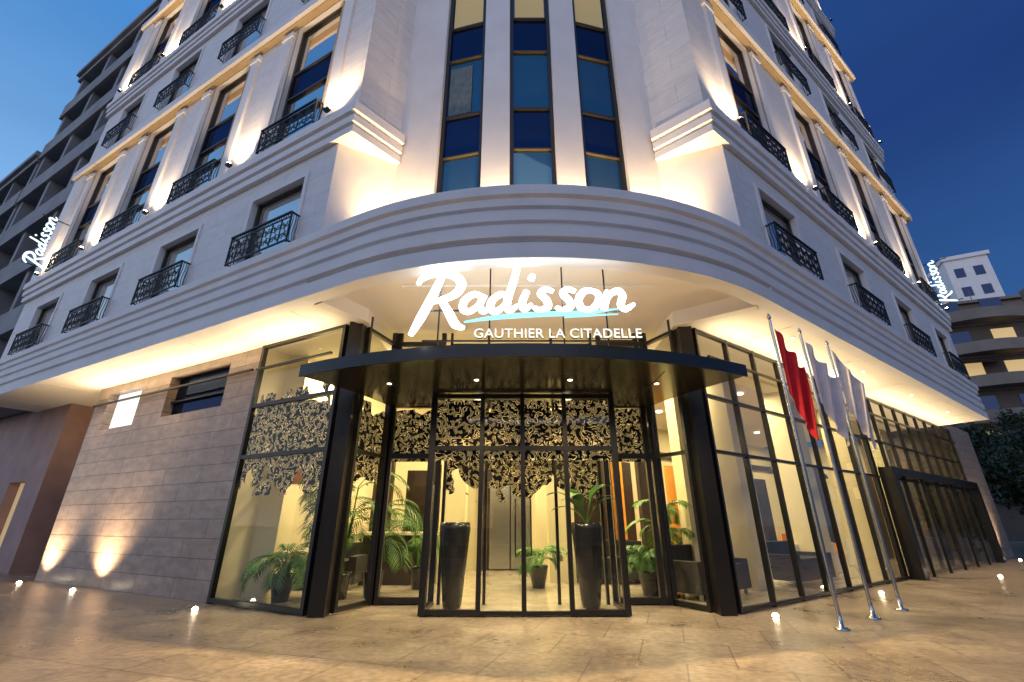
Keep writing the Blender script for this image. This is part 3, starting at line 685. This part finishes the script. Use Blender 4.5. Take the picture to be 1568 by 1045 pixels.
# plants
def palm(name,x,y,z0,h,n,L,pot=True,seed=1,w=.028):
    rnd=random.Random(seed); e=empty(name)
    if pot:
        m=MB(); m.lathe(x,y,[(.13,z0),(.20,z0+.38),(.205,z0+.42),(.17,z0+.42),(.165,z0+.38)],20); obj('planter',m,M_pot,e)
        m=MB(); m.lathe(x,y,[(.165,z0+.36),(.165,z0+.385)],16); obj('soil',m,M_soil,e)
    m=MB(); st=MB(); zb=z0+(.38 if pot else 0)
    for i in range(n):
        a=rnd.uniform(0,2*math.pi); el=rnd.uniform(.25,1.25); l=L*rnd.uniform(.7,1.1)
        top=zb+h*rnd.uniform(.35,1)
        base=Vector((x+rnd.uniform(-.06,.06),y+rnd.uniform(-.06,.06),zb))
        p1=Vector((x+.12*math.cos(a),y+.12*math.sin(a),top))
        pts=[base,(base+p1)/2,p1]
        d=Vector((math.cos(a),math.sin(a),0)); p=p1.copy(); ang=el
        K=9
        fr=[p1.copy()]
        for k in range(K):
            p=p+ (d*math.cos(ang)+Vector((0,0,1))*math.sin(ang))*l/K; ang-=.24; fr.append(p.copy())
        st.tube([tuple(q) for q in pts+fr[1:]],[.012]*3+[.007]*(len(fr)-1),4,1)
        side=Vector((-d.y,d.x,0))
        for k in range(1,len(fr)-1):
            for ss in (-1,1):
                for hh in (0,.5):
                    b0=fr[k]*(1-hh)+fr[k+1]*hh; ll=l*.38*math.sin(math.pi*(k+hh+.6)/(K+1.6))+.04
                    tip=b0+side*ss*ll*.8+(fr[k+1]-fr[k]).normalized()*ll*.55+Vector((0,0,-.25*ll+rnd.uniform(-.02,.02)))
                    mid=(b0+tip)/2+Vector((0,0,.03)); wv=(fr[k+1]-fr[k]).normalized()*w*.5
                    m.quad(tuple(b0),tuple(mid-wv),tuple(tip),tuple(mid+wv))
    obj('fronds',m,M_leaf,e); obj('stems',st,M_leaf,e)
palm('potted_palm',-3.95,8.75,.012,.35,18,.75,seed=3,w=.04)
palm('potted_palm',-3.05,9.0,.012,1.5,22,1.05,seed=5,w=.04)
palm('potted_palm',-2.55,9.3,.012,1.2,16,.9,seed=6)
palm('potted_palm',-1.9,10.3,.012,.6,12,.6,seed=8)
palm('potted_palm',.55,10.5,.012,.35,14,.55,seed=9,w=.04)
palm('potted_palm',2.55,9.4,.012,.35,16,.55,seed=10,w=.04)
palm('potted_palm',3.2,10.2,.012,1.2,12,.8,seed=11,w=.05)
def broadleaf(name,x,y,z0,vh,n,L,seed):
    rnd=random.Random(seed); e=empty(name); m=MB()
    m.lathe(x,y,[(.13,z0),(.15,z0+.04),(.22,z0+vh*.6),(.26,z0+vh*.92),(.25,z0+vh),(.21,z0+vh),(.20,z0+vh-.05)],28); obj('tall_vase',m,M_pot,e)
    m=MB(); m.lathe(x,y,[(.20,z0+vh-.07),(.20,z0+vh-.04)],16); obj('soil',m,M_soil,e)
    lf=MB(); st=MB(); zb=z0+vh-.05
    for i in range(n):
        a=rnd.uniform(0,2*math.pi); d=Vector((math.cos(a),math.sin(a),0)); side=Vector((-d.y,d.x,0)); el=rnd.uniform(.8,1.4); p=Vector((x,y,zb)); ang=el; hs=rnd.uniform(.15,.5)
        p2=p+(d*math.cos(ang)+Vector((0,0,1))*math.sin(ang))*hs; st.tube([tuple(p),tuple((p+p2)/2),tuple(p2)],.01,4,1)
        rows=[]; K=8; q=p2
        for k in range(K+1):
            f=k/K; wd=L*.2*math.sin(math.pi*min(1,f*.93+.05))**.8
            rows.append([tuple(q-side*wd+Vector((0,0,-wd*.1))),tuple(q),tuple(q+side*wd+Vector((0,0,-wd*.1)))])
            q=q+(d*math.cos(ang)+Vector((0,0,1))*math.sin(ang))*L/K; ang-=.22
        lf.grid(rows,True)
    if n: obj('leaves',lf,M_leaf,e); obj('stalks',st,M_leaf,e)
broadleaf('tall_vase_planter',-.95,8.15,.012,1.25,0,.5,1)
broadleaf('tall_vase_planter',1.25,8.15,.012,1.25,9,.6,2)

# ------------------------------------------------------------------ flags
def flag(x,y,zt,matl,seed,star=False):
    rnd=random.Random(seed); e=empty('flagpole_with_flag'); m=MB()
    m.lathe(x,y,[(.09,.004),(.09,.02),(.03,.03),(.026,.2),(.022,zt)],16); m.lathe(x,y,[(.01,zt+.001),(.032,zt+.03),(.03,zt+.06),(.006,zt+.12)],12); obj('pole',m,M_chrome,e)
    m=MB(); rows=[]; NU,NV=36,18
    dx,dy=rnd.uniform(.75,.95),rnd.uniform(-.3,.1)
    for j in range(NV+1):
        v=j/NV; r=[]
        for i in range(NU+1):
            u=i/NU
            px=u*.42*(1-.25*v)+.03; drop=u*1.0*(1-.25*u)
            fold=.075*math.sin(u*15+v*2.6+seed)*(u**.4)
            r.append((x+dx*px-dy*fold+.025,y+dy*px+dx*fold,zt-.06-v*1.15-drop-.03*math.sin(u*15+1)))
        rows.append(r)
    m.grid(rows,True); obj('cloth',m,matl,e)
flag(4.17,6.64,4.30,M_red,1); flag(5.10,7.35,4.35,M_flagw,2); flag(6.02,8.01,4.39,M_flagw,4)

# ------------------------------------------------------------------ ground
mb=MB(); mb.quad((-250,-250,0),(250,-250,0),(250,250,0),(-250,250,0)); obj('ground',mb,M_pave)
mb=MB(); mb.quad((-250,-14,.004),(250,-14,.004),(250,-4.2,.004),(-250,-4.2,.004)); obj('road',mb,M_asph)
gl_=empty('ground_uplights'); a_=MB(); b_=MB()
def gspot(x,y,tgt=None,en=0):
    a_.lathe(x,y,[(.075,.002),(.075,.010)],20); dome(b_,x,y,.010,.045)
    if tgt: spot('wall_wash_light',(x,y,.07),tgt,en,115,1,(1,.72,.40),.04,gl_)
def towards(F,t,z): return F.p(t,0,z)
gspot(*xy(GL,6.35,.40),towards(GL,6.35,1.5),460); gspot(*xy(GL,8.95,.40),towards(GL,8.95,1.5),460); gspot(-4.9,8.01)
gspot(3.79,7.49); gspot(*xy(GR,4.3,.5)); gspot(*xy(GR,10.2,1.2)); gspot(*xy(GR,18.3,.45),towards(GR,18.3,1.8),420)
obj('rims',a_,M_chrome,gl_); obj('lenses',b_,M_lamp,gl_)
mb=MB()
F=Fr((-7.9,7.9),(-.883,.469),(-.469,-.883))
for k in range(16): mb.box(F,k*.07,k*.07+.04,0,.4,.003,.012)
mb.box(F,-.04,-.005,0,.4,.003,.014); mb.box(F,1.12,1.155,0,.4,.003,.014); obj('drain_grate',mb,M_frame)

# ------------------------------------------------------------------ neighbours
nb_=empty('grey_apartment_building'); m=MB(); md=MB(); mg=MB()
def apt(F,t0,t1,d,H,z0=4.7,step=2.9,bay=3.2,dep=12):
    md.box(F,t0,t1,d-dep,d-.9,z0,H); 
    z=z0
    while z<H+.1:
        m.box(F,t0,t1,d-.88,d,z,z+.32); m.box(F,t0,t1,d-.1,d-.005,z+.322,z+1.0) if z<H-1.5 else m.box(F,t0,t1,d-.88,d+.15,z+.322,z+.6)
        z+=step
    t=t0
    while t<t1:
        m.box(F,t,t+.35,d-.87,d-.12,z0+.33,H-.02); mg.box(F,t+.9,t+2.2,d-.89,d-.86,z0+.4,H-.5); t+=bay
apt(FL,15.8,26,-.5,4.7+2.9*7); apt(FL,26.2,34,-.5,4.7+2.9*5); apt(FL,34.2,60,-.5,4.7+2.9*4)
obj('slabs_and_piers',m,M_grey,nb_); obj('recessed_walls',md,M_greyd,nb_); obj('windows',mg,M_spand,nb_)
m=MB(); hole_wall(m,GL,12,40,0,4.69,[(13.2,14.4,0,2.4),(15.5,17.2,1.2,2.4),(19,20.5,0,2.5)],-.3); m.quad(GL.p(12,-.3,0),GL.p(12,-4,0),GL.p(12,-4,4.69),GL.p(12,-.3,4.69)); obj('ground_floor_wall',m,M_pink,nb_)
m=MB(); m.box(GL,13.2,14.4,-.6,-.55,0,2.4); obj('lit_doorway',m,mat('doorway_glow',(.6,.4,.2),.6,emit=(1,.7,.35),es=.35),nb_)
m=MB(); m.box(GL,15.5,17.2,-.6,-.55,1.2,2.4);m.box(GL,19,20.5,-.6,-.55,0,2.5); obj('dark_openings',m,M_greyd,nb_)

ap=empty('apartment_block'); m=MB(); md=MB(); ml=MB(); rl=MB(); aw=MB()
F=Fr((36.5,35.5),(.95,-.31),(-.31,-.95))
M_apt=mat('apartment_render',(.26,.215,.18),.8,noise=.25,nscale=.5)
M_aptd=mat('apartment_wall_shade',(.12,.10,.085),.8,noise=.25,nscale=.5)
M_awn=mat('awning_fabric',(.10,.035,.03),.8)
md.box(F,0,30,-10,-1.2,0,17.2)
for k in range(6):
    z=2.9+k*2.85
    for t in (0.3,8.3,16.3,24.3):
        n=10
        pts=[(t+6.4*i/n, .2+.9*math.sin(math.pi*i/n)) for i in range(n+1)]
        for zz0,zz1,dd in ((z,z+.25,0),(z+.25,z+.95,-.06)):
            rows=[[F.p(a,b+dd-.6,zz) for a,b in pts] for zz in (zz0,zz1)]; m.grid(rows,False)
        m.poly([F.p(a,b-.6,z) for a,b in pts]+[F.p(t+6.4,-1.2,z),F.p(t,-1.2,z)])
        if (k+int(t))%3==0: aw.quad(F.p(t+.8,-1.1,z+2.5),F.p(t+3.6,-1.1,z+2.5),F.p(t+3.6,.1,z+2.0),F.p(t+.8,.1,z+2.0))
    m.box(F,0,30,-1.3,-1.0,z-.12,z+.2)
    for t in (7.3,15.3,23.3): m.box(F,t-.15,t+.15,-1.19,-.3,z,z+2.6)
for k in range(6):
    z=3.2+k*2.85
    for t in (1.2,4.2,9.2,12.2,17.2,20.2,25,28):
        (ml if random.random()<.15 else rl).box(F,t,t+1.5,-1.19,-1.15,z,z+2.0)
m.box(F,2,12,-6,-2.5,17.2,19.6); m.box(F,1.6,12.4,-6.4,-2.1,19.6,19.85)
for t in (4,5.5,9): m.tube([F.p(t,-4,19.8),F.p(t,-4,21.6)],.04,4,1)
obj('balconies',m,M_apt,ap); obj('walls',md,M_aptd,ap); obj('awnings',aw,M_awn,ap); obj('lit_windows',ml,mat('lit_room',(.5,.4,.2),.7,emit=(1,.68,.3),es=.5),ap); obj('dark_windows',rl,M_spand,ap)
# distant white tower rising behind the apartment block
rw=empty('white_tower_block'); m=MB(); RF=Fr((65.5,59),(.9,-.43),(-.43,-.9)); m.box(RF,0,5.0,-5,0,0,38); m.box(RF,-.3,5.3,-5.3,.3,38,38.6); obj('walls',m,M_white,rw)
m=MB()
for k in range(11):
    for t in (.8,3.0): m.box(RF,t,t+1.1,.002,.05,4+k*3.1,5.5+k*3.1)
obj('windows',m,M_spand,rw)

def tree(x,y,h,cr,seed):
    rnd=random.Random(seed); e=empty('street_tree'); m=MB(); lf=MB()
    m.tube([(x,y,0),(x+.1,y,h*.3),(x+.05,y+.1,h*.55)],[.18,.13,.09],8,3)
    for i in range(11):
        a=rnd.uniform(0,6.28); z0=h*rnd.uniform(.4,.55); L=cr*rnd.uniform(.5,1)
        tip=(x+L*math.cos(a)*.8,y+L*math.sin(a)*.8,z0+L*rnd.uniform(.2,1.1)); m.tube([(x+.05,y,z0),((x+tip[0])/2,(y+tip[1])/2,(z0+tip[2])/2+.2),tip],[.06,.04,.015],5,2)
        for c in range(8):
            cx,cy,cz=[tip[k]*(1)+rnd.gauss(0,cr*.25) for k in range(3)]
            for q in range(110):
                p=Vector((cx+rnd.gauss(0,.3),cy+rnd.gauss(0,.3),cz+rnd.gauss(0,.22))); u=Vector([rnd.gauss(0,1) for _ in range(3)]).normalized()*.13; v=u.cross(Vector([rnd.gauss(0,1) for _ in range(3)])).normalized()*.06
                lf.quad(tuple(p-u),tuple(p-v),tuple(p+u),tuple(p+v))
    obj('trunk_and_limbs',m,M_bark,e); obj('foliage',lf,M_treeleaf,e)
tree(25.2,22.4,5.6,2.0,3); tree(29.5,24,7.2,2.8,4); tree(27.0,20.6,5.2,2.2,6); tree(24.2,19.2,3.6,1.5,9); tree(32,29,7.4,2.8,12)

# buildings across the street (behind the viewpoint, seen in reflections)
ob=empty('street_front_buildings'); m=MB(); m2=MB(); ml=MB()
for i in range(9):
    x=-60+i*14; h=random.choice((7,9,11,8)); m.box(W,x,x+13.5,-32,-20,0,h); m.box(W,x-.1,x+13.6,-20,-19.7,h,h+.4)
    for k in range(int(h//3)):
        for j in range(4): (ml if random.random()<.3 else m2).box(W,x+1+3.1*j,x+2.6+3.1*j,-19.99,-19.95,.9+3*k,2.5+3*k)
obj('walls',m,M_grey,ob); obj('windows',m2,M_spand,ob); obj('lit_windows',ml,bpy.data.materials['lit_room'],ob)

# ------------------------------------------------------------------ world : dusk sky
w=bpy.data.worlds.new('World'); scene.world=w; w.use_nodes=True; nt=w.node_tree
bg=nt.nodes['Background']; sky=nt.nodes.new('ShaderNodeTexSky'); sky.sky_type='NISHITA'; sky.sun_disc=False
sky.sun_elevation=rad(-3); sky.sun_rotation=rad(215); sky.air_density=1.3; sky.dust_density=.6; sky.ozone_density=3.5
tc=nt.nodes.new('ShaderNodeTexCoord'); sp=nt.nodes.new('ShaderNodeSeparateXYZ'); nt.links.new(tc.outputs['Generated'],sp.inputs[0])
def ramp(st):
    r=nt.nodes.new('ShaderNodeValToRGB'); e=r.color_ramp.elements
    e[0].position=st[0][0]; e[0].color=(*st[0][1],1); e[1].position=st[-1][0]; e[1].color=(*st[-1][1],1)
    for p,c in st[1:-1]:
        q=e.new(p); q.color=(*c,1)
    nt.links.new(sp.outputs['Z'],r.inputs[0]); return r
rA=ramp([(0,(.85,.83,.84)),(.2,(.58,.68,.84)),(.45,(.22,.47,.84)),(.7,(.08,.29,.70)),(1,(.03,.13,.40))])
rB=ramp([(0,(.12,.20,.34)),(.3,(.035,.12,.34)),(.6,(.014,.048,.20)),(1,(.012,.050,.19))])
dt=nt.nodes.new('ShaderNodeVectorMath'); dt.operation='DOT_PRODUCT'; dt.inputs[1].default_value=(-.86,-.5,0); nt.links.new(tc.outputs['Generated'],dt.inputs[0])
mr=nt.nodes.new('ShaderNodeMapRange'); mr.interpolation_type='SMOOTHSTEP'; mr.inputs[1].default_value=-.85; mr.inputs[2].default_value=.45; mr.inputs[3].default_value=0; mr.inputs[4].default_value=1
nt.links.new(dt.outputs['Value'],mr.inputs[0])
mxx=nt.nodes.new('ShaderNodeMix'); mxx.data_type='RGBA'; nt.links.new(mr.outputs[0],mxx.inputs[0]); nt.links.new(rB.outputs[0],mxx.inputs[6]); nt.links.new(rA.outputs[0],mxx.inputs[7])
ns=nt.nodes.new('ShaderNodeVectorMath'); ns.operation='SCALE'; ns.inputs['Scale'].default_value=.1; nt.links.new(sky.outputs[0],ns.inputs[0])
ad=nt.nodes.new('ShaderNodeVectorMath'); ad.operation='ADD'; nt.links.new(mxx.outputs[2],ad.inputs[0]); nt.links.new(ns.outputs[0],ad.inputs[1])
# faint high haze streaks
hz=nt.nodes.new('ShaderNodeTexNoise'); hz.inputs['Scale'].default_value=2.2; hz.inputs['Detail'].default_value=5; mp=nt.nodes.new('ShaderNodeMapping'); mp.inputs['Scale'].default_value=(1,1,3.5)
nt.links.new(tc.outputs['Generated'],mp.inputs[0]); nt.links.new(mp.outputs[0],hz.inputs['Vector'])
hr=nt.nodes.new('ShaderNodeMapRange'); hr.inputs[1].default_value=.3; hr.inputs[2].default_value=.75; hr.inputs[3].default_value=.93; hr.inputs[4].default_value=1.14; nt.links.new(hz.outputs['Fac'],hr.inputs[0])
fs=nt.nodes.new('ShaderNodeVectorMath'); fs.operation='SCALE'; nt.links.new(ad.outputs[0],fs.inputs[0]); nt.links.new(hr.outputs[0],fs.inputs['Scale'])
nt.links.new(fs.outputs[0],bg.inputs[0]); bg.inputs[1].default_value=.95
s=bpy.data.lights.new('afterglow_sun','SUN'); s.energy=.45; s.angle=rad(60); s.color=(1,.80,.82)
so=bpy.data.objects.new('afterglow_sun',s); scene.collection.objects.link(so)
so.rotation_euler=Vector((.15,.85,-.25)).to_track_quat('-Z','Y').to_euler()

cam=bpy.data.cameras.new('camera'); cam.lens=15.84; cam.sensor_width=36; cam.clip_end=1000; cam.clip_start=.05
co=bpy.data.objects.new('camera',cam); scene.collection.objects.link(co); co.location=(0,0,1.25); co.rotation_euler=(rad(112),0,0)
scene.camera=co
